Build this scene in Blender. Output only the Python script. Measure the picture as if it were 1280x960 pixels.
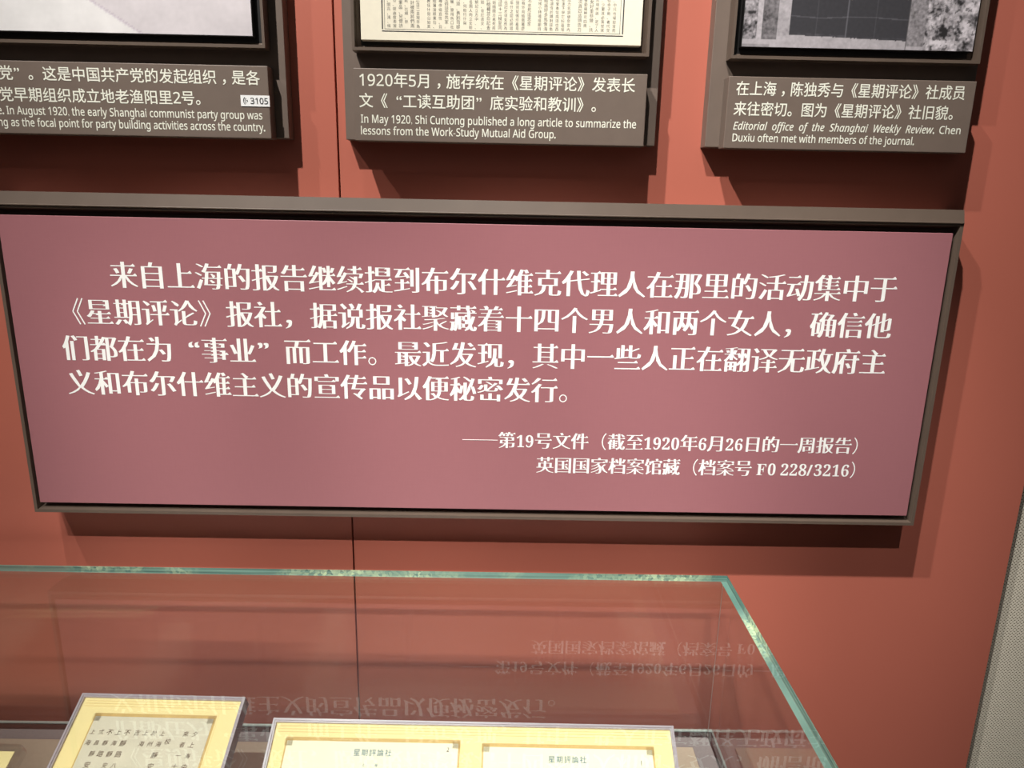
import bpy, bmesh, math, random
from mathutils import Vector, Matrix, noise

for o in list(bpy.data.objects): bpy.data.objects.remove(o)
S = bpy.context.scene
COL = S.collection

# ------------------------------------------------------------------ camera
cam = bpy.data.cameras.new('camera'); cam.sensor_width = 36; cam.lens = 913.585/1280*36
cam.clip_start = .01; cam.clip_end = 60
co = bpy.data.objects.new('camera', cam); COL.objects.link(co); S.camera = co
Rv = Vector((0.99979754, -0.00542896, 0.01937533)); Uv = Vector((-0.01743093, 0.24734727, 0.96877009))
Fv = Vector((0.01005185, 0.96891169, -0.24720256))
co.matrix_world = Matrix(((Rv.x, Uv.x, -Fv.x, 0), (Rv.y, Uv.y, -Fv.y, -1.05), (Rv.z, Uv.z, -Fv.z, 1.55), (0, 0, 0, 1)))

# ------------------------------------------------------------------ world, lights, exposure
W = bpy.data.worlds.new('world'); S.world = W; W.use_nodes = True
W.node_tree.nodes['Background'].inputs[0].default_value = (1.0, .93, .88, 1)
W.node_tree.nodes['Background'].inputs[1].default_value = .012
S.view_settings.view_transform = 'Standard'; S.view_settings.look = 'None'
S.view_settings.gamma = 1; S.view_settings.use_curve_mapping = False
S.view_settings.exposure = 0.10
S.cycles.transparent_max_bounces = 40; S.cycles.max_bounces = 8

def spot(name, loc, aim, power, angle, blend, radius=.02, color=(1, .96, .905)):
    l = bpy.data.lights.new(name, 'SPOT'); l.energy = power; l.spot_size = math.radians(angle)
    l.spot_blend = blend; l.shadow_soft_size = radius; l.color = color
    o = bpy.data.objects.new(name, l); COL.objects.link(o); o.location = loc
    o.rotation_euler = (Vector(aim)-Vector(loc)).to_track_quat('-Z', 'Y').to_euler(); return o
def area(name, loc, aim, power, sx, sy, color=(1, .96, .905), spread=180):
    l = bpy.data.lights.new(name, 'AREA'); l.shape = 'RECTANGLE'; l.size = sx; l.size_y = sy
    l.energy = power; l.color = color; l.spread = math.radians(spread)
    o = bpy.data.objects.new(name, l); COL.objects.link(o); o.location = loc
    o.rotation_euler = (Vector(aim)-Vector(loc)).to_track_quat('-Z', 'Y').to_euler(); return o
spot('key_spot', (-.70, -1.0, 3.15), (-.14, 0, 1.66), 182, 48, 1)
spot('key_spot', (-.20, -1.0, 3.15), (.82, 0, 1.04), 165, 54, 1)
spot('key_spot', (-1.30, -1.0, 3.15), (-.68, 0, 1.35), 58, 46, 1)
for lx, lp in ((-1.0, 62), (-.62, 70), (-.25, 70), (.12, 52)):
    spot('low_key_spot', (lx, -1.75, 3.15), (lx+.32, 0, 1.0), lp*1.65, 19, 1)
spot('floor_uplight', (-.2, -2.03, .04), (.0, 0, 1.5), 3, 50, 1)  # added unseen fill, stands in for light bounced up onto the wall
area('room_glow', (0, -3.0, 3.0), (0, 0, 1.3), 3, 3.0, 2.0)
area('case_strip', (-.45, -.60, 1.003), (-.45, -.25, .76), 1.25, 1.5, .012, (1, .95, .86), 80)  # added fill inside the case, out of view, to brighten the letters

# ------------------------------------------------------------------ helpers
def tag(o, label=None, cat=None, group=None, kind=None):
    if label: o['label'] = label
    if cat: o['category'] = cat
    if group: o['group'] = group
    if kind: o['kind'] = kind
    return o
def link(name, me, mat=None, parent=None):
    o = bpy.data.objects.new(name, me); COL.objects.link(o)
    if mat:
        for m in (mat if isinstance(mat, (list, tuple)) else [mat]): me.materials.append(m)
    if parent: o.parent = parent
    return o
def empty(name, loc=(0, 0, 0), rot=(0, 0, 0)):
    o = bpy.data.objects.new(name, None); COL.objects.link(o); o.location = loc; o.rotation_euler = rot
    o.empty_display_size = .05; return o
def fin(bm, name, mat, parent=None, bevel=0, seg=2, recalc=True):
    if recalc: bmesh.ops.recalc_face_normals(bm, faces=bm.faces)
    me = bpy.data.meshes.new(name); bm.to_mesh(me); bm.free()
    o = link(name, me, mat, parent)
    if bevel:
        b = o.modifiers.new('bevel', 'BEVEL'); b.width = bevel; b.segments = seg; b.limit_method = 'ANGLE'
        b.harden_normals = False
    return o
def bx(bm, x0, x1, y0, y1, z0, z1):
    v = [bm.verts.new((x, y, z)) for z in (z0, z1) for y in (y0, y1) for x in (x0, x1)]
    return [bm.faces.new([v[i] for i in f]) for f in ((0, 2, 3, 1), (4, 5, 7, 6), (0, 1, 5, 4), (2, 6, 7, 3), (0, 4, 6, 2), (1, 3, 7, 5))]
def box(name, mat, parent, *d, bevel=0, seg=2):
    bm = bmesh.new(); bx(bm, *d); return fin(bm, name, mat, parent, bevel, seg)
def rect_loft(rings, name, mat, parent=None, bevel=0):
    """rings: list of (x0,x1,z0,z1,y) joined one to the next; open at both ends"""
    bm = bmesh.new(); R = []
    for x0, x1, z0, z1, y in rings:
        R.append([bm.verts.new(p) for p in ((x0, y, z0), (x1, y, z0), (x1, y, z1), (x0, y, z1))])
    for a, b in zip(R, R[1:]):
        for i in range(4):
            j = (i+1) % 4; bm.faces.new((a[i], a[j], b[j], b[i]))
    bmesh.ops.remove_doubles(bm, verts=bm.verts, dist=1e-7)
    return fin(bm, name, mat, parent, bevel)

def mat(name, color, rough=.6, spec=.5, metal=0, var=0, scale=40, bump=0, bscale=400, bdist=.0004):
    m = bpy.data.materials.new(name); m.use_nodes = True; nt = m.node_tree; N = nt.nodes; L = nt.links
    b = N['Principled BSDF']; b.inputs['Roughness'].default_value = rough; b.inputs['Metallic'].default_value = metal
    b.inputs['Specular IOR Level'].default_value = spec
    b.inputs['Base Color'].default_value = (*color, 1)
    tc = N.new('ShaderNodeTexCoord')
    if var:
        n = N.new('ShaderNodeTexNoise'); n.inputs['Scale'].default_value = scale; n.inputs['Detail'].default_value = 6
        L.new(tc.outputs['Object'], n.inputs['Vector'])
        r = N.new('ShaderNodeMapRange'); r.inputs['To Min'].default_value = 1-var; r.inputs['To Max'].default_value = 1+var
        r.inputs['From Min'].default_value = .25; r.inputs['From Max'].default_value = .75
        L.new(n.outputs['Fac'], r.inputs['Value'])
        h = N.new('ShaderNodeVectorMath'); h.operation = 'SCALE'; h.inputs[0].default_value = color
        L.new(r.outputs[0], h.inputs['Scale']); L.new(h.outputs[0], b.inputs['Base Color'])
    if bump:
        n2 = N.new('ShaderNodeTexNoise'); n2.inputs['Scale'].default_value = bscale; n2.inputs['Detail'].default_value = 3
        L.new(tc.outputs['Object'], n2.inputs['Vector'])
        bp = N.new('ShaderNodeBump'); bp.inputs['Strength'].default_value = bump; bp.inputs['Distance'].default_value = bdist
        L.new(n2.outputs['Fac'], bp.inputs['Height']); L.new(bp.outputs[0], b.inputs['Normal'])
    return m
def srgb(r, g, b):
    f = lambda c: (c/255/12.92) if c/255 <= .04045 else ((c/255+.055)/1.055)**2.4
    return (f(r), f(g), f(b))
def clear(name, tint=(.97, .985, .98), f0=.04, rough=.0, haze=0):
    """thin clear pane: see-through body plus a mirror coat whose strength follows the angle of view (Schlick)"""
    m = bpy.data.materials.new(name); m.use_nodes = True; nt = m.node_tree; N = nt.nodes; L = nt.links
    N.remove(N['Principled BSDF']); out = N['Material Output']
    t = N.new('ShaderNodeBsdfTransparent'); t.inputs[0].default_value = (*tint, 1)
    g = N.new('ShaderNodeBsdfGlossy'); g.inputs['Roughness'].default_value = rough; g.inputs['Color'].default_value = (1, 1, 1, 1)
    lw = N.new('ShaderNodeLayerWeight'); lw.inputs['Blend'].default_value = .5
    p = N.new('ShaderNodeMath'); p.operation = 'POWER'; p.inputs[1].default_value = 5; L.new(lw.outputs['Facing'], p.inputs[0])
    q = N.new('ShaderNodeMath'); q.operation = 'MULTIPLY_ADD'; q.inputs[1].default_value = 1-f0; q.inputs[2].default_value = f0
    L.new(p.outputs[0], q.inputs[0])
    mx = N.new('ShaderNodeMixShader'); L.new(q.outputs[0], mx.inputs[0]); L.new(t.outputs[0], mx.inputs[1]); L.new(g.outputs[0], mx.inputs[2])
    last = mx
    if haze:
        d = N.new('ShaderNodeBsdfDiffuse'); d.inputs[0].default_value = (.7, .8, .78, 1)
        m2 = N.new('ShaderNodeMixShader'); m2.inputs[0].default_value = haze
        L.new(mx.outputs[0], m2.inputs[1]); L.new(d.outputs[0], m2.inputs[2]); last = m2
    L.new(last.outputs[0], out.inputs[0]); return m

M = {}
M['red'] = mat('red_lacquer_panel', srgb(188, 107, 90), .42, .35, var=.03, scale=3, bump=.12, bscale=900)
M['red_edge'] = mat('red_panel_edge', srgb(120, 52, 40), .6)
M['dark_gap'] = mat('dark_gap', (.012, .008, .007), .9)
M['brown'] = mat('brown_powder_coat', srgb(114, 100, 91), .5, .35, var=.04, scale=60, bump=.25, bscale=1600, bdist=.0002)
M['brown_frame'] = mat('brown_frame_coat', srgb(98, 84, 74), .42, .5, var=.06, scale=30, bump=.12, bscale=900, bdist=.0002)
M['black'] = mat('black_core', (.010, .009, .009), .45)
M['white_print'] = mat('white_print', srgb(253, 253, 251), .5, .3)
M['cream_print'] = mat('cream_white_print', srgb(240, 240, 226), .5, .3)
M['paper_cream'] = mat('cream_printed_sheet', srgb(240, 233, 212), .6, .3, var=.03, scale=120)
M['ink'] = mat('black_ink', srgb(40, 38, 46), .7)
M['tag_ink'] = mat('grey_tag_ink', srgb(50, 50, 52), .7)
M['tag_white'] = mat('white_sticker', srgb(245, 245, 245), .4)
M['felt'] = mat('grey_felt', srgb(132, 124, 124), .95, .1, var=.06, scale=300, bump=.5, bscale=1500)
M['taupe'] = mat('taupe_fabric_board', srgb(176, 160, 142), .9, .15, var=.04, scale=200, bump=.4, bscale=1200)
M['plinth'] = mat('grey_painted_plinth', srgb(120, 116, 114), .6)
M['silicone'] = mat('pale_sealant', srgb(190, 200, 198), .35, .6)
M['acrylic_rim'] = mat('lilac_grey_acrylic_rim', srgb(168, 160, 168), .25, .5, var=.05, scale=30)
M['tray_side'] = mat('dark_grey_tray_side', srgb(96, 92, 98), .35, .5, var=.18, scale=45)
M['mat_yellow'] = mat('pale_yellow_mount', srgb(252, 234, 172), .7, .3, var=.02, scale=30)
M['mat_tan'] = mat('tan_card_edge', srgb(214, 182, 118), .8, .2, var=.08, scale=90)
M['ridge'] = mat('ridged_card', srgb(236, 212, 150), .7)
M['letter_grey'] = mat('greyish_letter_paper', srgb(222, 216, 196), .8, .1, var=.07, scale=45, bump=.25, bscale=250)
M['letter_cream'] = mat('cream_letter_paper', srgb(252, 246, 218), .8, .1, var=.03, scale=45, bump=.25, bscale=250)
M['brown_ink'] = mat('brown_handwriting_ink', srgb(92, 70, 50), .8)
M['teal_ink'] = mat('teal_letterhead_ink', srgb(48, 112, 130), .8)
M['dark_ink'] = mat('dark_pen_ink', srgb(50, 52, 58), .8)
M['glass'] = clear('clear_cabinet_glass', (.945, .965, .957))
M['glass_top'] = clear('coated_glass_face', (.945, .965, .957), .075)
M['glass_under'] = clear('plain_glass_face', (.945, .965, .957), .0)
M['cover'] = clear('clear_frame_cover', (.985, .985, .98))
M['acrylic'] = clear('clear_acrylic', (.97, .975, .98), .10)
M['clip'] = clear('clear_corner_clip', (.985, .985, .98), .10)
M['seam'] = mat('glue_seam', srgb(150, 140, 136), .3, .6)
M['led'] = mat('lamp_housing', srgb(60, 60, 62), .4)  # for the housing of the added case fill
M['concrete'] = mat('grey_floor_covering', srgb(92, 88, 86), .8, var=.08, scale=8)

# pink panel: faint woven grain
m = mat('mauve_pink_panel', srgb(162, 107, 113), .38, .4); N = m.node_tree.nodes; L = m.node_tree.links
b = N['Principled BSDF']; tc = N['Texture Coordinate']
mp = N.new('ShaderNodeMapping'); mp.inputs['Scale'].default_value = (600, 600, 40); L.new(tc.outputs['Object'], mp.inputs[0])
nn = N.new('ShaderNodeTexNoise'); nn.inputs['Scale'].default_value = 1; L.new(mp.outputs[0], nn.inputs[0])
n3 = N.new('ShaderNodeTexNoise'); n3.inputs['Scale'].default_value = 1
mp2 = N.new('ShaderNodeMapping'); mp2.inputs['Scale'].default_value = (40, 40, 600); L.new(tc.outputs['Object'], mp2.inputs[0]); L.new(mp2.outputs[0], n3.inputs[0])
ad = N.new('ShaderNodeMath'); ad.operation = 'ADD'; L.new(nn.outputs[0], ad.inputs[0]); L.new(n3.outputs[0], ad.inputs[1])
mr = N.new('ShaderNodeMapRange'); mr.inputs['From Max'].default_value = 2; mr.inputs['To Min'].default_value = .94; mr.inputs['To Max'].default_value = 1.06
L.new(ad.outputs[0], mr.inputs[0])
vs = N.new('ShaderNodeVectorMath'); vs.operation = 'SCALE'; vs.inputs[0].default_value = srgb(162, 107, 113); L.new(mr.outputs[0], vs.inputs['Scale'])
L.new(vs.outputs[0], b.inputs['Base Color']); M['pink'] = m

# glass edge: polished green edge with streaks running along it and painted-in glints
m = bpy.data.materials.new('green_glass_edge'); m.use_nodes = True; N = m.node_tree.nodes; L = m.node_tree.links
b = N['Principled BSDF']; b.inputs['Roughness'].default_value = .12; b.inputs['Specular IOR Level'].default_value = .8
tc = N.new('ShaderNodeTexCoord'); mp = N.new('ShaderNodeMapping'); mp.inputs['Scale'].default_value = (3, 6, 420)
L.new(tc.outputs['Object'], mp.inputs[0]); n1 = N.new('ShaderNodeTexNoise'); n1.inputs['Scale'].default_value = 1; n1.inputs['Detail'].default_value = 4
L.new(mp.outputs[0], n1.inputs[0]); cr = N.new('ShaderNodeValToRGB'); L.new(n1.outputs[0], cr.inputs[0])
cr.color_ramp.elements[0].position = .32; cr.color_ramp.elements[0].color = (*srgb(66, 108, 102), 1)
cr.color_ramp.elements[1].position = .7; cr.color_ramp.elements[1].color = (*srgb(150, 190, 178), 1)
vo = N.new('ShaderNodeTexVoronoi'); vo.inputs['Scale'].default_value = 220; L.new(tc.outputs['Object'], vo.inputs[0])
big = N.new('ShaderNodeTexNoise'); big.inputs['Scale'].default_value = 6; L.new(tc.outputs['Object'], big.inputs[0])
gt = N.new('ShaderNodeMapRange'); gt.inputs['From Min'].default_value = .55; gt.inputs['From Max'].default_value = .66; L.new(big.outputs[0], gt.inputs[0])
sx = N.new('ShaderNodeSeparateColor'); L.new(vo.outputs['Color'], sx.inputs[0])
ml = N.new('ShaderNodeMath'); ml.operation = 'MULTIPLY'; L.new(gt.outputs[0], ml.inputs[0]); L.new(sx.outputs[0], ml.inputs[1])
mc = N.new('ShaderNodeMix'); mc.data_type = 'RGBA'; L.new(ml.outputs[0], mc.inputs[0]); L.new(cr.outputs[0], mc.inputs[6])
mc.inputs[7].default_value = (*srgb(226, 246, 204), 1)
L.new(mc.outputs[2], b.inputs['Base Color']); M['edge'] = m

# perforated metal sheet: staggered small holes
m = mat('perforated_beige_sheet', srgb(176, 168, 150), .55, .3); N = m.node_tree.nodes; L = m.node_tree.links
b = N['Principled BSDF']; tc = N['Texture Coordinate']; sp = N.new('ShaderNodeSeparateXYZ'); L.new(tc.outputs['Object'], sp.inputs[0])
def mth(op, a, bb=None, c=None):
    n = N.new('ShaderNodeMath'); n.operation = op
    for i, v in enumerate((a, bb, c)):
        if v is None: continue
        if isinstance(v, (int, float)): n.inputs[i].default_value = v
        else: L.new(v, n.inputs[i])
    return n.outputs[0]
P = .0060
def dots(ox, oz):
    u = mth('SUBTRACT', mth('FRACT', mth('ADD', mth('DIVIDE', sp.outputs[0], P), ox)), .5)
    v = mth('SUBTRACT', mth('FRACT', mth('ADD', mth('DIVIDE', sp.outputs[2], P), oz)), .5)
    return mth('SQRT', mth('ADD', mth('MULTIPLY', u, u), mth('MULTIPLY', v, v)))
dmin = mth('MINIMUM', dots(0, 0), dots(.5, .5))
hole = mth('LESS_THAN', dmin, .16)
mc = N.new('ShaderNodeMix'); mc.data_type = 'RGBA'; L.new(hole, mc.inputs[0]); mc.inputs[6].default_value = (*srgb(243, 235, 217), 1); mc.inputs[7].default_value = (*srgb(140, 130, 110), 1)
L.new(mc.outputs[2], b.inputs['Base Color'])
sm = N.new('ShaderNodeMapRange'); sm.inputs['From Min'].default_value = .12; sm.inputs['From Max'].default_value = .26; L.new(dmin, sm.inputs[0])
bp = N.new('ShaderNodeBump'); bp.inputs['Strength'].default_value = .5; bp.inputs['Distance'].default_value = .0006; L.new(sm.outputs[0], bp.inputs['Height']); L.new(bp.outputs[0], b.inputs['Normal'])
M['perf'] = m

# vertex-colour print for the picture panels
m = bpy.data.materials.new('picture_print'); m.use_nodes = True; N = m.node_tree.nodes
at = N.new('ShaderNodeVertexColor'); at.layer_name = 'print'; m.node_tree.links.new(at.outputs[0], N['Principled BSDF'].inputs['Base Color'])
N['Principled BSDF'].inputs['Roughness'].default_value = .35; M['print'] = m

# ------------------------------------------------------------------ lettering
_tc = bpy.data.curves.new('type_setter', 'FONT'); _to = bpy.data.objects.new('type_setter', _tc); COL.objects.link(_to)
_tc.fill_mode = 'NONE'
_cache = {}
def outline(s, res=3):
    """closed outlines (lists of xy points) of a string in Blender's built-in face"""
    _tc.body = s; _tc.resolution_u = res; bpy.context.view_layer.update()
    me = bpy.data.meshes.new_from_object(_to.evaluated_get(bpy.context.evaluated_depsgraph_get()))
    pts = [(v.co.x, v.co.y) for v in me.vertices]; nxt = {}
    for e in me.edges:
        a, b = e.vertices
        nxt.setdefault(a, []).append(b); nxt.setdefault(b, []).append(a)
    bpy.data.meshes.remove(me); loops = []; seen = set()
    for i in range(len(pts)):
        if i in seen or i not in nxt: continue
        lp = [i]; seen.add(i); cur = i
        first = [j for j in nxt[i] if j == i+1] or nxt[i]
        cur = first[0]
        while cur not in seen:
            lp.append(cur); seen.add(cur)
            c = [j for j in nxt[cur] if j not in seen]
            if not c: break
            cur = c[0]
        if len(lp) > 2:
            P_ = [pts[j] for j in lp]; Q = [P_[0]]
            for p in P_[1:]:
                if abs(p[0]-Q[-1][0])+abs(p[1]-Q[-1][1]) > 1e-4: Q.append(p)
            if abs(Q[0][0]-Q[-1][0])+abs(Q[0][1]-Q[-1][1]) < 1e-4: Q.pop()
            if len(Q) > 2: loops.append(Q)
    return loops
import numpy as np
from mathutils.geometry import delaunay_2d_cdt
def glyph(s, ax=0.0, ay=0.0, res=3):
    """filled glyph mesh; ax / ay move the outline outwards along x and y (heavier uprights, finer horizontals)"""
    k = (s, ax, ay, res)
    if k in _cache: return _cache[k]
    loops = outline(s, res)
    if not loops: _cache[k] = ([], [], []); return _cache[k]
    area = sum(sum(p[0]*q[1]-q[0]*p[1] for p, q in zip(l, l[1:]+l[:1])) for l in loops)
    sg = 1 if area > 0 else -1                      # outer contours counter-clockwise for sg = 1
    mv = []; T = []
    for l in loops:
        n = len(l); m_ = []
        sm_ = max(max(p[0] for p in l)-min(p[0] for p in l), max(p[1] for p in l)-min(p[1] for p in l)) < .16 and len(s) > 1
        bx_, by_ = ax, ay
        if sm_ and sg*sum(p[0]*q[1]-q[0]*p[1] for p, q in zip(l, l[1:]+l[:1])) < 0: bx_, by_ = -ax-.020, -ay-.020
        for i in range(n):
            p0, p, p1 = Vector(l[i-1]), Vector(l[i]), Vector(l[(i+1) % n])
            d0 = (p-p0).normalized(); d1 = (p1-p).normalized()
            nx0, ny0 = d0.y*sg, -d0.x*sg; nx1, ny1 = d1.y*sg, -d1.x*sg
            nx = nx0 if abs(nx0) > abs(nx1) else nx1; ny = ny0 if abs(ny0) > abs(ny1) else ny1
            fx = lambda v: max(-1, min(1, v*1.3)) if abs(v) > .3 else v*1.3
            m_.append((p.x+bx_*fx(nx), p.y+by_*(fx(ny) if abs(ny) > .75 else 0)))
            if s_ticks and len(s) == 1:
                # free right-hand end of a horizontal stroke
                v = p1-p
                if abs(v.x) < .012 and .02 < abs(v.y) < .095:
                    a_ = Vector(l[i-1]); b_ = Vector(l[(i+2) % n])
                    if a_.x < p.x-.10 and b_.x < p1.x-.10 and abs(a_.y-p.y) < .02 and abs(b_.y-p1.y) < .02:
                        T.append((max(p.x, p1.x), max(p.y, p1.y)))
        mv.append(m_)
    vs = []; es = []
    for l in mv:
        o_ = len(vs); vs += [Vector(p) for p in l]; es += [(o_+i, o_+(i+1) % len(l)) for i in range(len(l))]
    V, _, Fs, *_r = delaunay_2d_cdt(vs, es, [], 0, 1e-5)
    C = np.array([[(V[f[0]][i]+V[f[1]][i]+V[f[2]][i])/3 for i in (0, 1)] for f in Fs if len(f) == 3])
    Fs = [f for f in Fs if len(f) == 3]
    A = np.concatenate([np.array(l) for l in mv]); B = np.concatenate([np.roll(np.array(l), -1, axis=0) for l in mv])
    y0, y1 = A[:, 1][None], B[:, 1][None]; cy = C[:, 1][:, None]; cx = C[:, 0][:, None]
    den = np.where(y1 == y0, 1, y1-y0); xi = A[:, 0][None]+(cy-y0)/den*(B[:, 0]-A[:, 0])[None]
    up = (y0 <= cy) & (y1 > cy) & (xi > cx); dn = (y1 <= cy) & (y0 > cy) & (xi > cx)
    wn = up.sum(1)-dn.sum(1)
    keep = [tuple(f) for f, w_ in zip(Fs, wn) if w_ != 0]
    _cache[k] = ([(v.x, v.y) for v in V], keep, T); return _cache[k]
s_ticks = True
def lettering(name, items, m, parent, y, serif=False, sy=1.0, w=.008):
    """items: (char, x, z baseline, em, width factor); one mesh, facing -y"""
    V = []; Fc = []
    for ch, x, z, em, wf in items:
        if ch in SERIF_DIGITS: ax = ay = 0
        elif serif and ch in '《》（）。—': ax, ay = -.006, -.006
        elif serif: ax, ay = .026, -.017
        else: ax = ay = w
        vs, fs, T = glyph(ch, ax, ay)
        n = len(V); V += [(x+vx*em*wf, y, z+vy*em*sy) for vx, vy in vs]; Fc += [tuple(n+i for i in f) for f in fs]
        if serif:
            for tx, ty in T:
                n = len(V); tx += .02; ty -= .017
                V += [(x+tx*em*wf, y-.00004, z+ty*em*sy), (x+(tx-.05)*em*wf, y-.00004, z+(ty+.062)*em*sy), (x+(tx-.14)*em*wf, y-.00004, z+ty*em*sy)]
                Fc.append((n, n+1, n+2))
    me = bpy.data.meshes.new(name); me.from_pydata(V, [], Fc); me.update()
    return link(name, me, m, parent)
SERIF_DIGITS = ''.join(chr(0x1D7CE+i) for i in range(10))+chr(0x1D405)
SANS = {chr(65+i): chr(0x1D5A0+i) for i in range(26)}; SANS.update({chr(97+i): chr(0x1D5BA+i) for i in range(26)}); SANS.update({chr(48+i): chr(0x1D7E2+i) for i in range(10)})
ITAL = {chr(65+i): chr(0x1D608+i) for i in range(26)}; ITAL.update({chr(97+i): chr(0x1D622+i) for i in range(26)})
def layout(s, x, z, em, dig=.59, serif=False, comma=0.0):
    out = []
    for ch in s:
        if ch in '0123456789':
            if serif: out.append((chr(0x1D7CE+int(ch)), x, z, em*.93, .93 if dig < .52 else 1))
            else: out.append((SANS[ch], x, z, em*1.03, 1.0))
            x += dig*em
        elif ch == ' ': x += .22*em
        elif ch in 'F/': out.append((chr(0x1D405) if ch == 'F' else ch, x, z, em*.93, 1.0)); x += (.62 if ch == 'F' else .36)*em
        else:
            dx = 0
            if ch == '“': dx = .55*em
            if ch == '”': dx = .05*em
            if ch == '，': dx = comma*em
            out.append((ch, x+dx, z, em, 1.0)); x += em
    return out, x
def latin(name, s, x0, x1, zc, capm, m, parent, y, italic=False, w=.010):
    """a line of roman type fitted between x0 and x1; zc is the middle of its capitals"""
    mp_ = ITAL if italic else SANS
    vs, fs, _t = glyph(''.join(mp_.get(c_, c_) for c_ in s), w, w, 2)
    a = min(v[0] for v in vs); b = max(v[0] for v in vs); k = (x1-x0)/(b-a); em = capm/.714
    V = [(x0+(vx-a)*k, y, zc-capm/2+vy*em) for vx, vy in vs]
    me = bpy.data.meshes.new(name); me.from_pydata(V, [], fs); me.update(); return link(name, me, m, parent)

# ------------------------------------------------------------------ setting
wall = empty('wall_back'); tag(wall, kind='structure', label='red panelled exhibition wall behind the displays')
box('backing', M['dark_gap'], wall, -2.3, .794, .012, .0245, 0, 3.2)
SEAM = -.2333
box('wall_panel', M['red'], wall, -2.3, SEAM-.0012, 0, .012, 0, 3.2, bevel=.0006)
box('wall_panel', M['red'], wall, SEAM+.0012, .8045, 0, .012, 0, 3.2, bevel=.0006)
box('edge_return', M['red_edge'], wall, .7945, .8043, .0119, .0248, 0, 3.2)
w2 = box('wall_right', M['perf'], None, .70, 2.6, .025, .045, 0, 3.2); tag(w2, kind='structure')
fl = box('floor', M['concrete'], None, -3, 3, -4, .1, -.05, 0); tag(fl, kind='structure')

# ------------------------------------------------------------------ big quotation panel
PY = -.050
big = empty('quotation_panel', (0, 0, 0)); tag(big, 'wide mauve pink text panel in brown metal frame with four lines of large white characters', 'panel')
X0, X1, Z0, Z1 = -.6865, .6113, 1.089, 1.5455      # outer
rect_loft([(X0+.004, X1-.004, Z0+.004, Z1-.004, 0), (X0, X1, Z0, Z1, -.012), (X0, X1, Z0, Z1, -.048), (X0, X1, Z0, Z1-.0165, -.0525),
           (X0+.0045, X1-.0045, Z0+.0045, Z1-.021, -.0525), (X0+.0065, X1-.0065, Z0+.0065, Z1-.023, -.040), (X0+.011, X1-.011, Z0+.010, Z1-.027, -.032)],
          'frame', M['brown_frame'], big)
box('bead', M['brown_frame'], big, X0+.001, X1-.001, -.0550, -.050, Z1-.0180, Z1-.0158, bevel=.0007)
box('back_plate', M['brown_frame'], big, X0+.006, X1-.006, -.033, -.026, Z0+.006, Z1-.02)
pf = box('face_panel', M['pink'], big, -.6785, .6003, PY, -.040, 1.1032, 1.5148, bevel=.0006)
box('spacer', M['black'], big, -.672, .594, -.040, -.033, 1.110, 1.508)
EM = .0384; LX = -.6155
for s, x, zc in (('来自上海的报告继续提到布尔什维克代理人在那里的活动集中于', LX+2*EM, 1.4372),
                 ('《星期评论》报社，据说报社聚藏着十四个男人和两个女人，确信他', LX, 1.3863),
                 ('们都在为“事业”而工作。最近发现，其中一些人正在翻译无政府主', LX, 1.3350),
                 ('义和布尔什维主义的宣传品以便秘密发行。', LX, 1.2858)):
    it, _ = layout(s, x, zc-.357*EM*1.04, EM, serif=True)
    lettering('lettering', it, M['white_print'], big, PY-.0003, serif=True, sy=1.04)
E2 = .0263
it, _ = layout('第19号文件（截至1920年6月26日的一周报告）', -.0085, 1.2105-.357*E2, E2, dig=.5, serif=True)
lettering('lettering', it, M['white_print'], big, PY-.0003, serif=True, sy=1.04)
box('dash', M['white_print'], big, -.0595, -.0085, PY-.0004, PY, 1.2107, 1.2114)
it, _ = layout('英国国家档案馆藏（档案号 F0 228/3216）', .0475, 1.1735-.357*E2, E2, dig=.5, serif=True)
lettering('lettering', it, M['white_print'], big, PY-.0003, serif=True, sy=1.04)

# ------------------------------------------------------------------ three upper displays
def display(name, label, bxs, lb, lip, pic, top=2.12):
    """bxs: backing x range; lb: label x range; lip: picture-frame x range; pic: picture x range and bottom z"""
    t = empty(name); tag(t, label, 'display', 'framed displays above the pink panel')
    box('backing_board', M['brown'], t, bxs[0], bxs[1], -.024, 0, 1.6205, top+.03, bevel=.0008)
    box('caption_plate', M['brown'], t, lb[0], lb[1], -.047, -.024, 1.618, 1.7062, bevel=.0009)
    a, b = lip; z0 = 1.7272
    rect_loft([(a+.001, b-.001, z0+.001, top-.001, -.024), (a, b, z0, top, -.026), (a, b, z0, top, -.047), (a+.0035, b-.0035, z0+.0038, top-.0035, -.047),
               (a+.0045, b-.0045, z0+.0048, top-.0045, -.034), (a+.0085, b-.0085, z0+.0085, top-.0085, -.030)], 'picture_frame', M['brown_frame'], t)
    box('recess_board', M['black'], t, a+.004, b-.004, -.030, -.0241, z0+.004, top-.004)
    return t
def printed(name, x0, x1, z0, z1, y, fn, parent, zmid=None, nx=300, step=.0011):
    xs = [x0+(x1-x0)*i/nx for i in range(nx+1)]
    zs = []; z = z0
    while z < z1:
        zs.append(z); z += step
    zs.append(z1)
    V = [(x, y, z) for z in zs for x in xs]; w = nx+1
    Fc = [(j*w+i, j*w+i+1, (j+1)*w+i+1, (j+1)*w+i) for j in range(len(zs)-1) for i in range(nx)]
    me = bpy.data.meshes.new(name); me.from_pydata(V, [], Fc)
    ca = me.color_attributes.new('print', 'FLOAT_COLOR', 'POINT')
    buf = []
    for v in V:
        c = fn(v[0], v[2]); buf += [c[0], c[1], c[2], 1]
    ca.data.foreach_set('color', buf); return link(name, me, M['print'], parent)

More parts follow.
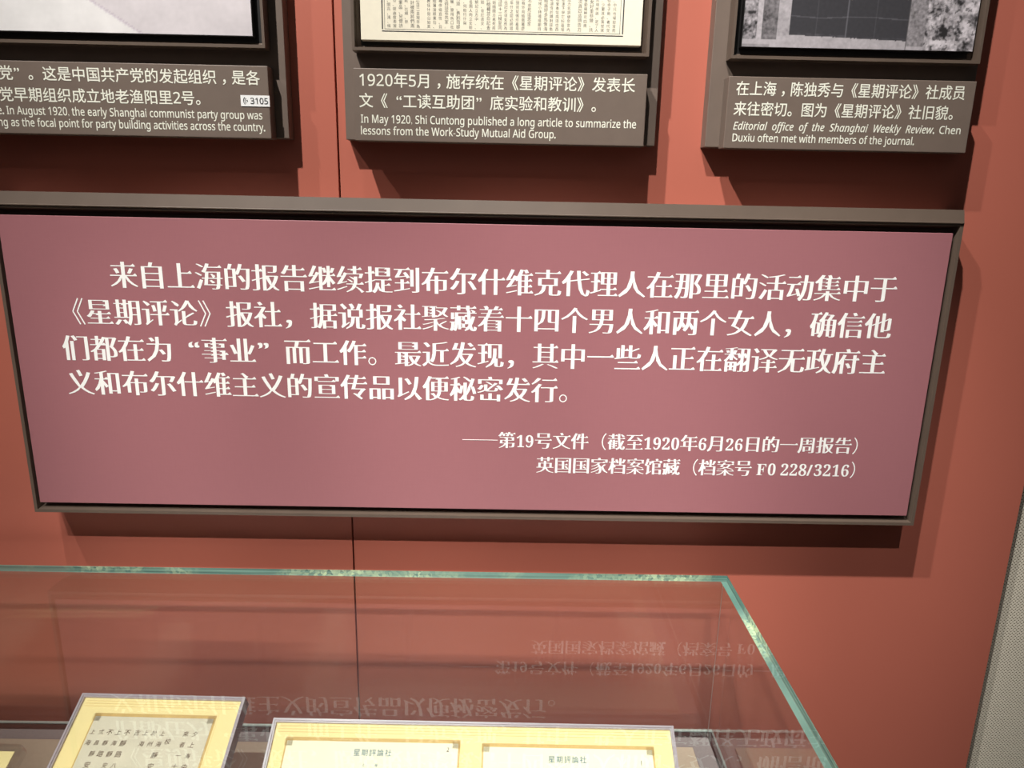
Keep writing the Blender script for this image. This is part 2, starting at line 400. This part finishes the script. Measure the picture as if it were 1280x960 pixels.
# centre: magazine page
dc = display('magazine_page_display', 'framed cream page of tiny vertical type above a brown caption starting 1920', (-.217, .195), (-.2004, .1763), (-.2007, .1762), None)
box('page_panel', M['paper_cream'], dc, -.190, .1661, -.041, -.030, 1.7405, 2.105, bevel=.0006)
bm = bmesh.new()
for d in ((-.1632, -.1618, 1.7535, 2.09), (.1412, .1426, 1.7535, 2.09), (-.1632, .1426, 1.7508, 1.7519), (-.1598, -.1594, 1.7535, 2.09), (-.1598, .139, 1.7537, 1.7540), (.1380, .1384, 1.7535, 2.09)):
    bx(bm, d[0], d[1], -.0412, -.0410, d[2], d[3])
fin(bm, 'rule_lines', M['ink'], dc)
rnd = random.Random(5)
POOL = '的人是不了我們這個來中大上為以到說時要就出會可也你對生能而子那得於著下自之年過發後作里用道行所然家種事成方多經麼去法學如都同現當沒動面起看定天分還進好小部其些主樣理心她本前開但因只從想實日軍者意無力它與長把機十民第公此已工使情明性知全三又關點正業外將兩高間由問很最重並物手應戰向頭文體政美相見被利什二等產或新己制身果加西斯月話合回特代內信表化老給世位次度門任常先海通教兒原東聲提立及比員解水名真論處走義各入幾口認條平系氣題活爾更別打女變四神總何電數安少報才結反受目太量再感建務做接必場件計管期市直德資命山金指克許統區保至隊形社便空決治展馬科司五基眼書非則聽白卻界達光放強即像難且權思王象完設式色路記南品住告類求據程北邊死張該交規萬取拉格望覺術領共確傳師觀清今切院讓識候帶導爭運'
its = []; x = -.1565; c = 0
while x < .1345:
    big_gap = c in (6, 12, 24, 30)
    if big_gap: x += .0062 if c != 12 else .0015
    z = 1.7560
    emc = .0046 if (c % 7) not in (2, 4) else .0053
    for r in range(26):
        ch = '、' if rnd.random() < .07 else ('。' if rnd.random() < .04 else rnd.choice(POOL))
        if not (r == 0 and rnd.random() < .25): its.append((ch, x, z, emc, 1.0))
        z += .0049 if (c % 7) not in (2, 4) else .0054
    x += .00735; c += 1
_c = 0
o = lettering('printed_text', its, M['ink'], dc, -.0413, w=-.012); tag(o, kind='stuff')

LY = -.0473
for s, x, zc in (('1920年5月，施存统在《星期评论》发表长', -.1940, 1.6920), ('文《“工读互助团”底实验和教训》。', -.1940, 1.6672)):
    it, _ = layout(s, x, zc-.357*.0187, .0187, dig=.60, comma=.28); lettering('lettering', it, M['cream_print'], dc, LY, sy=1.0)
latin('lettering', 'In May 1920, Shi Cuntong published a long article to summarize the', -.1921, .1649, 1.6452, .0098, M['cream_print'], dc, LY)
latin('lettering', 'lessons from the Work-Study Mutual Aid Group.', -.1924, .0610, 1.6308, .0098, M['cream_print'], dc, LY)

# right: old photograph of a doorway
dr = display('doorway_photo_display', 'framed black and white photo of a dark door between rough stone walls', (.2625, .612), (.2808, .6005), (.2805, .6000), None)
box('photo_panel', M['black'], dr, .2944, .5921, -.0405, -.030, 1.7420, 2.105, bevel=.0005)
def fbm(x, z, s, o=4, seed=0):
    return noise.fractal(Vector((x*s, z*s, seed)), 1.0, 2.0, o)
def doorpic(x, z):
    n = fbm(x, z, 260, 5, 3)*.5; n2 = fbm(x, z, 70, 4, 9)
    lf = .3505+(z-1.757)*-.0
    zb = 1.7575-(x-.3505)*.03+.0012*n
    if lf+.003 < x < .5035 and z > zb:                       # the door leaf
        v = .052+.012*n
        for xl, wd in ((.4260, .0007), (.4630, .0005), (.388, .0004)):
            if abs(x-xl) < wd: v += .07 if xl == .4260 else .03
        if abs(z-(1.7790+.001*math.sin(x*60))) < .0006: v += .05
        if z < zb+.003: v += .05*abs(n2)
        return (v*.98, v*.95, v*1.08)
    if .3385 < x <= .3535 and z > zb-.004:                   # lit jamb
        v = .40+.16*n+.12*n2
    elif .3190 < x <= .3385 and z > 1.7520: v = .17+.20*n+.08*n2
    elif .3120 < x <= .3190 and z > 1.7520: v = .46+.2*n
    elif x <= .3120 and z > 1.7520: v = .22+.55*n+.25*n2
    elif .5035 <= x < .5275 and z > 1.7465: v = .26+.30*n+.06*n2
    elif x >= .5275:
        v = .36+.55*n+.55*n2
        if fbm(x, z, 150, 3, 21) > .33: v *= .35
    else: v = .42+.12*n+.06*n2-(.12 if z < 1.7455 and x < .33 else 0)     # sill
    if x >= .5035 and x < .5045: v = .1
    v = max(.03, min(.72, v)); return (v, v*.93, v*.99)
printed('photograph', .2950, .5915, 1.7426, 2.104, -.0407, doorpic, dr, nx=320, step=.00095)
for s, x, zc in (('在上海，陈独秀与《星期评论》社成员', .2907, 1.6915), ('来往密切。图为《星期评论》社旧貌。', .2897, 1.6668)):
    it, _ = layout(s, x, zc-.357*.0185, .0175, dig=.6, comma=.28)
    lettering('lettering', it, M['cream_print'], dr, LY, sy=1.06)
latin('lettering', 'Editorial  office  of  the  Shanghai  Weekly  Review.', .2915, .5550, 1.6462, .0094, M['cream_print'], dr, LY, italic=True)
latin('lettering', 'Chen', .5612, .5892, 1.6462, .0094, M['cream_print'], dr, LY)
latin('lettering', 'Duxiu often met with members of the journal.', .2918, .5307, 1.6316, .0094, M['cream_print'], dr, LY)

# left: pale faded picture
dl = display('faded_picture_display', 'framed pale grey picture above a brown caption with a white 3105 sticker', (-1.15, -.2925), (-1.12, -.3090), (-1.12, -.3105), None)
box('picture_panel', M['black'], dl, -1.105, -.3265, -.0405, -.030, 1.7410, 2.105, bevel=.0005)
def palepic(x, z):
    n = fbm(x, z, 30, 5, 1); n2 = fbm(x, z, 160, 3, 2)
    d = (x+.545)*.62+(z-1.79)                              # boundary running down to the right
    v = .80+.05*n+.025*n2
    if d > 0:
        v = .66+.06*n+.03*n2; c = (v, v*.93, v*.97)
    else: c = (v, v*.975, v*.975)
    if abs(d) < .0018: c = (c[0]*.84, c[1]*.80, c[2]*.86)
    return c
printed('picture_print', -1.104, -.3275, 1.7422, 2.104, -.0407, palepic, dl, nx=380, step=.002)
it, xe = layout('产党”。这是中国共产党的发起组织，是各', 0, 0, .01845, comma=.28)
it = [(c_, a_-xe-.3190, 1.6912-.357*.0185, e_, g_) for c_, a_, b_, e_, g_ in it]
lettering('lettering', it, M['cream_print'], dl, LY)
it, xe = layout('产党早期组织成立地老渔阳里2号。', 0, 0, .01845, dig=.56)
it = [(c_, a_-xe-.3855, 1.6655-.357*.0185, e_, g_) for c_, a_, b_, e_, g_ in it]
lettering('lettering', it, M['cream_print'], dl, LY)
latin('lettering', 'e. In August 1920, the early Shanghai communist party group was', -.6590, -.3192, 1.6465, .0098, M['cream_print'], dl, LY)
latin('lettering', 'ng as the focal point for party building activities across the country.', -.6600, -.3165, 1.6320, .0098, M['cream_print'], dl, LY)
tg = box('number_sticker', M['tag_white'], dl, -.3455, -.3085, -.0478, -.0472, 1.6572, 1.6706)
latin('lettering', '3105', -.3330, -.3105, 1.6639, .0072, M['tag_ink'], tg, -.0481)
bm = bmesh.new()
for r0, r1, a0, a1, cx in ((.0, .0010, 0, 360, -.3372), (.0030, .0037, 125, 235, -.3366), (.0048, .0057, 130, 230, -.3366)):
    n_ = 16; ring = []
    for i in range(n_+1):
        t_ = math.radians(a0+(a1-a0)*i/n_)
        ring.append((bm.verts.new((cx+r0*math.cos(t_), -.0481, 1.6639+r0*math.sin(t_))), bm.verts.new((cx+r1*math.cos(t_), -.0481, 1.6639+r1*math.sin(t_)))))
    for p_, q_ in zip(ring, ring[1:]): bm.faces.new((p_[0], p_[1], q_[1], q_[0]))
fin(bm, 'sound_symbol', M['tag_ink'], tg)

# ------------------------------------------------------------------ glass display case
GX0, GX1, GY0, GY1, GZ, GB = -1.25, .328, -.640, -.092, 1.0240, .757
case = empty('glass_display_case', (0, 0, 0)); tag(case, 'long glass-topped display case with green polished edges standing against the red wall', 'display case')
def pane(name, d, edge_axes, parent):
    bm = bmesh.new(); fs = bx(bm, *d); bm.normal_update()
    bmesh.ops.recalc_face_normals(bm, faces=bm.faces)
    for f in bm.faces:
        ax = max(range(3), key=lambda i: abs(f.normal[i])); f.material_index = 1 if ax in edge_axes else 0
    return fin(bm, name, [M['glass'], M['edge']], parent)
tp_ = pane('top_pane', (GX0, GX1, GY0, GY1, GZ-.010, GZ), (0, 1), case)
tp_.data.materials.append(M['glass_top']); tp_.data.materials.append(M['glass_under'])
for p_ in tp_.data.polygons:
    if p_.normal.z > .9: p_.material_index = 2
    elif p_.normal.z < -.9: p_.material_index = 3
pane('back_pane', (GX0, GX1-.0082, GY1-.008, GY1, GB, GZ-.0102), (), case)
sp_ = pane('side_pane', (GX1-.008, GX1, GY0, GY1, GB, GZ-.0102), (), case)
for p_ in sp_.data.polygons:
    if p_.normal.z > .9: p_.material_index = 1
pane('side_pane', (GX0, GX0+.008, GY0, GY1-.0082, GB, GZ-.0102), (), case)
pane('front_pane', (GX0+.0082, GX1-.0082, GY0, GY0+.008, GB, GZ-.0102), (), case)
box('glue_seam', M['seam'], case, GX1-.00815, GX1-.0079, GY1-.0100, GY1-.0081, GB, GZ-.0102)
box('plinth', M['plinth'], case, GX0-.004, GX1+.004, GY0-.004, GY1+.004, 0, GB-.012)
box('rim_channel', M['black'], case, GX0-.002, GX1+.002, GY0-.002, GY1+.002, GB-.012, GB-.0005)
# sealant beads along the foot of the panes
box('sealant', M['silicone'], case, GX0, GX1+.0015, GY1, GY1+.004, GB-.0004, GB+.002, bevel=.0008)
box('sealant', M['silicone'], case, GX1, GX1+.003, GY0, GY1, GB-.0004, GB+.0015, bevel=.0006)
box('felt_floor', M['felt'], case, GX0+.012, GX1-.0095, GY0+.012, GY1-.0150, GB-.0004, GB+.0030, bevel=.001)
box('fabric_board', M['taupe'], case, GX0+.06, .2886, GY0+.05, -.134, GB+.0031, GB+.0085, bevel=.0012)
box('light_strip', M['led'], case, GX0+.02, GX1-.02, GY0+.010, GY0+.032, GZ-.0180, GZ-.0105, bevel=.001)  # added housing, out of view, that goes with the case fill

# ------------------------------------------------------------------ mounted letters inside the case
def tilted(name, label, w, d, tl, tilt, yaw, slabs):
    """flat tray whose top-left rear corner sits at tl; local x right, local y up the slope, local z out of the face"""
    t = empty(name, tl, (0, 0, 0)); t.rotation_euler = (math.radians(tilt), 0, math.radians(yaw))
    tag(t, label, 'mounted letter', 'letters mounted in yellow trays inside the case')
    r = .0045; th = .020
    rimb = bmesh.new()
    R = []
    for (i, z) in ((0, 0), (r*.55, .0), (r*.55, -.0012), (r, -.0012), (r, -.0045)):
        R.append([rimb.verts.new(p) for p in ((i, -d+i, z), (w-i, -d+i, z), (w-i, -i, z), (i, -i, z))])
    for a, b_ in zip(R, R[1:]):
        for k in range(4): rimb.faces.new((a[k], a[(k+1) % 4], b_[(k+1) % 4], b_[k]))
    fin(rimb, 'rim', M['acrylic_rim'], t)
    bm = bmesh.new(); v = [[bm.verts.new(p) for p in ((0, -d, z), (w, -d, z), (w, 0, z), (0, 0, z))] for z in (0, -th)]
    for k in range(4): bm.faces.new((v[0][k], v[0][(k+1) % 4], v[1][(k+1) % 4], v[1][k]))
    bm.faces.new(v[1]); fin(bm, 'tray', M['tray_side'], t)
    box('mount', M['mat_yellow'], t, r, w-r, -d+r, -r, -.012, -.0045)
    # triangular prop under the back
    h = (tl[2]-(GB+.0085))-.004; tr = math.radians(tilt)
    for x_ in (w*.25, w*.75):
        bm = bmesh.new(); vs_ = []
        for xx in (x_-.004, x_+.004):
            A = (0, -.015, -th); L_ = h-.016
            B = (0, -.015-L_*math.sin(tr), -th-L_*math.cos(tr)); C_ = (0, -.015-(h-.03)/math.sin(tr)*.55, -th)
            vs_.append([bm.verts.new((xx, p[1], p[2])) for p in (A, B, C_)])
        bm.faces.new(vs_[0]); bm.faces.new(vs_[1][::-1])
        for k in range(3): bm.faces.new((vs_[0][k], vs_[0][(k+1) % 3], vs_[1][(k+1) % 3], vs_[1][k]))
        fin(bm, 'prop', M['tray_side'], t)
    for k in range(3):
        box('card_ridge', M['ridge'], t, r+.004, w-r-.004, -.0085-.0035*k, -.0078-.0035*k, -.0046, -.0040)
    for (x0, x1, y0, y1, pm) in slabs:
        for k, (g, zz) in enumerate(((.0085, -.0040), (.0045, -.0034))):
            box('backing_card', M['mat_tan'] if k else M['mat_yellow'], t, x0-g*.45, x1+g*.55, y0, y1+g, zz-.0006, zz)
        sh = box('letter_sheet', pm, t, x0, x1, y0, y1, -.0034, -.0028)
        for cx in (x0, x1):
            bm = bmesh.new(); s_ = 1 if cx == x0 else -1
            a_, b_ = sorted((cx-.0025*s_, cx+.0075*s_)); bx(bm, a_, b_, y1-.0065, y1+.003, -.0028, -.0006)
            fin(bm, 'corner_clip', M['clip'], t, .0005)
    cv = bmesh.new(); vv = [cv.verts.new(p) for p in ((r*.6, -d+r*.6, -.0004), (w-r*.6, -d+r*.6, -.0004), (w-r*.6, -r*.6, -.0004), (r*.6, -r*.6, -.0004))]; cv.faces.new(vv)
    fin(cv, 'clear_cover', M['cover'], t, recalc=False)
    return t
def flat_text(items, m, parent, z, name='handwriting', seed=1, jit=0.0, shear=0, w=.004):
    """items: (char, x, y, em): characters lying on the local xy plane of a tray"""
    rr = random.Random(seed); V = []; Fc = []
    for ch, x, y, em in items:
        vs, fs, _t = glyph(ch, w, w, 2); n = len(V); a = rr.uniform(-jit, jit); sc = 1+rr.uniform(-jit, jit)
        for vx, vy in vs:
            ux, uy = (vx-.5)*sc*em, (vy-.36)*sc*em
            V.append((x+.5*em+ux*math.cos(a)-uy*math.sin(a)+shear*uy, y+.36*em+ux*math.sin(a)+uy*math.cos(a), z))
        Fc += [tuple(n+i for i in f) for f in fs]
    me = bpy.data.meshes.new(name); me.from_pydata(V, [], Fc); me.update(); return link(name, me, m, parent)
HZ = GB+.14
L1 = tilted('mounted_letter', 'grey paper letter with brown handwriting in a narrow yellow tray, left one', .2187, .250, (-.5574, -.2019, HZ), 26.5, -1.0,
            [(.030, .1850, -.245, -.029, M['letter_grey'])])
cols = [(.163, '今上海来'), (.148, '承着一士商'), (.128, ' 社路'), (.112, '上海静安寺路'), (.098, '轉州'), (.085, '上海'), (.074, '吉'), (.062, '不靜'), (.049, '上海靜安'), (.038, '不靜路安寺路'), (.025, '上海'), ]
COLS = [(.1655, -.052, '夕上海央的'), (.1535, -.052, '来者一士商務'), (.1335, -.062, '校'), (.1230, -.052, '上海靜安寺路口'), (.1120, -.052, '於州'), (.1010, -.052, '上海'), (.0900, -.052, '吉'),
        (.0770, -.052, '不靜路八号'), (.0655, -.052, '上海靜安寺'), (.0540, -.052, '不靜路'), (.0430, -.052, '弍昌靜安寺路'), (.0320, -.052, '上海')]
itx = []
for x_, y_, s_ in COLS:
    for k, ch in enumerate(s_): itx.append((ch, x_, y_-.0135*k, .0074))
itx = [(a, x_*.99, y_, e_) for a, x_, y_, e_ in itx]
flat_text(itx, M['brown_ink'], L1, -.0026, seed=3, jit=.12, shear=.15)

R1 = tilted('mounted_letter', 'pair of cream letters with teal printed letterheads side by side in a wide yellow tray', .5135, .250, (-.2892, -.2450, HZ), 32, -.6,
            [(.023, .2390, -.245, -.026, M['letter_cream']), (.2710, .4830, -.245, -.029, M['letter_cream'])])
for x_ in (.1085, .3520):
    t0 = -.042 if x_ < .2 else -.0455
    flat_text([(c_, x_+.0098*k, t0, .0088) for k, c_ in enumerate('星期評論社')], M['teal_ink'], R1, -.0026, 'letterhead', 2, .03)
    flat_text([('上', x_+.0125, t0-.0125, .0042), ('海', x_+.028, t0-.0125, .0042)], M['teal_ink'], R1, -.0026, 'letterhead', 2, 0)
    flat_text([(c_, x_-.002+.0053*k, t0-.0195, .0036) for k, c_ in enumerate('白爾路三益里十七号')], M['teal_ink'], R1, -.0026, 'letterhead', 2, 0)
flat_text([('2', .2235, -.0370, .0095)], M['dark_ink'], R1, -.0026, 'page_number', 4, .3)
flat_text([('1', .4655, -.0480, .0095)], M['dark_ink'], R1, -.0026, 'page_number', 4, .1)
flat_text([(c_, .0330+.0135*k, -.0790, .0100) for k, c_ in enumerate('上正以他爲道如於')], M['dark_ink'], R1, -.0026, seed=8, jit=.2)

for px_, rows_ in ((.033, range(1, 9)), (.281, range(1, 7))):
    tx_ = ''.join(random.Random(11).choice(POOL) for _ in range(60))
    flat_text([(tx_[(k+r_*13) % len(tx_)], px_+.0135*k, -.0790-.0165*r_, .0100) for r_ in rows_ for k in range(13)], M['dark_ink'], R1, -.0026, seed=9, jit=.2)

# clear acrylic holder at the far left
ac = empty('acrylic_holder', (-.6085, -.2500, GB+.100), (math.radians(26.5), 0, math.radians(-1)))
tag(ac, 'clear acrylic holder with rounded corner and cream card, beside the narrow yellow tray', 'card holder')
def rounded(x0, x1, y0, y1, r, z0, z1, name, m, parent):
    bm = bmesh.new(); pts = []
    for cx, cy, a0 in ((x1-r, y1-r, 0), (x0+r, y1-r, 90), (x0+r, y0+r, 180), (x1-r, y0+r, 270)):
        for k in range(7):
            t_ = math.radians(a0+15*k); pts.append((cx+r*math.cos(t_), cy+r*math.sin(t_)))
    A = [bm.verts.new((x, y, z0)) for x, y in pts]; B = [bm.verts.new((x, y, z1)) for x, y in pts]
    bm.faces.new(A[::-1]); bm.faces.new(B)
    for k in range(len(pts)): bm.faces.new((A[k], A[(k+1) % len(pts)], B[(k+1) % len(pts)], B[k]))
    return fin(bm, name, m, parent, .0012, 2)
rounded(-.25, 0, -.20, 0, .009, -.014, 0, 'acrylic_block', M['acrylic'], ac)
box('card', M['mat_yellow'], ac, -.238, -.0125, -.19, -.0075, -.0070, -.0060)

bpy.data.objects.remove(_to)
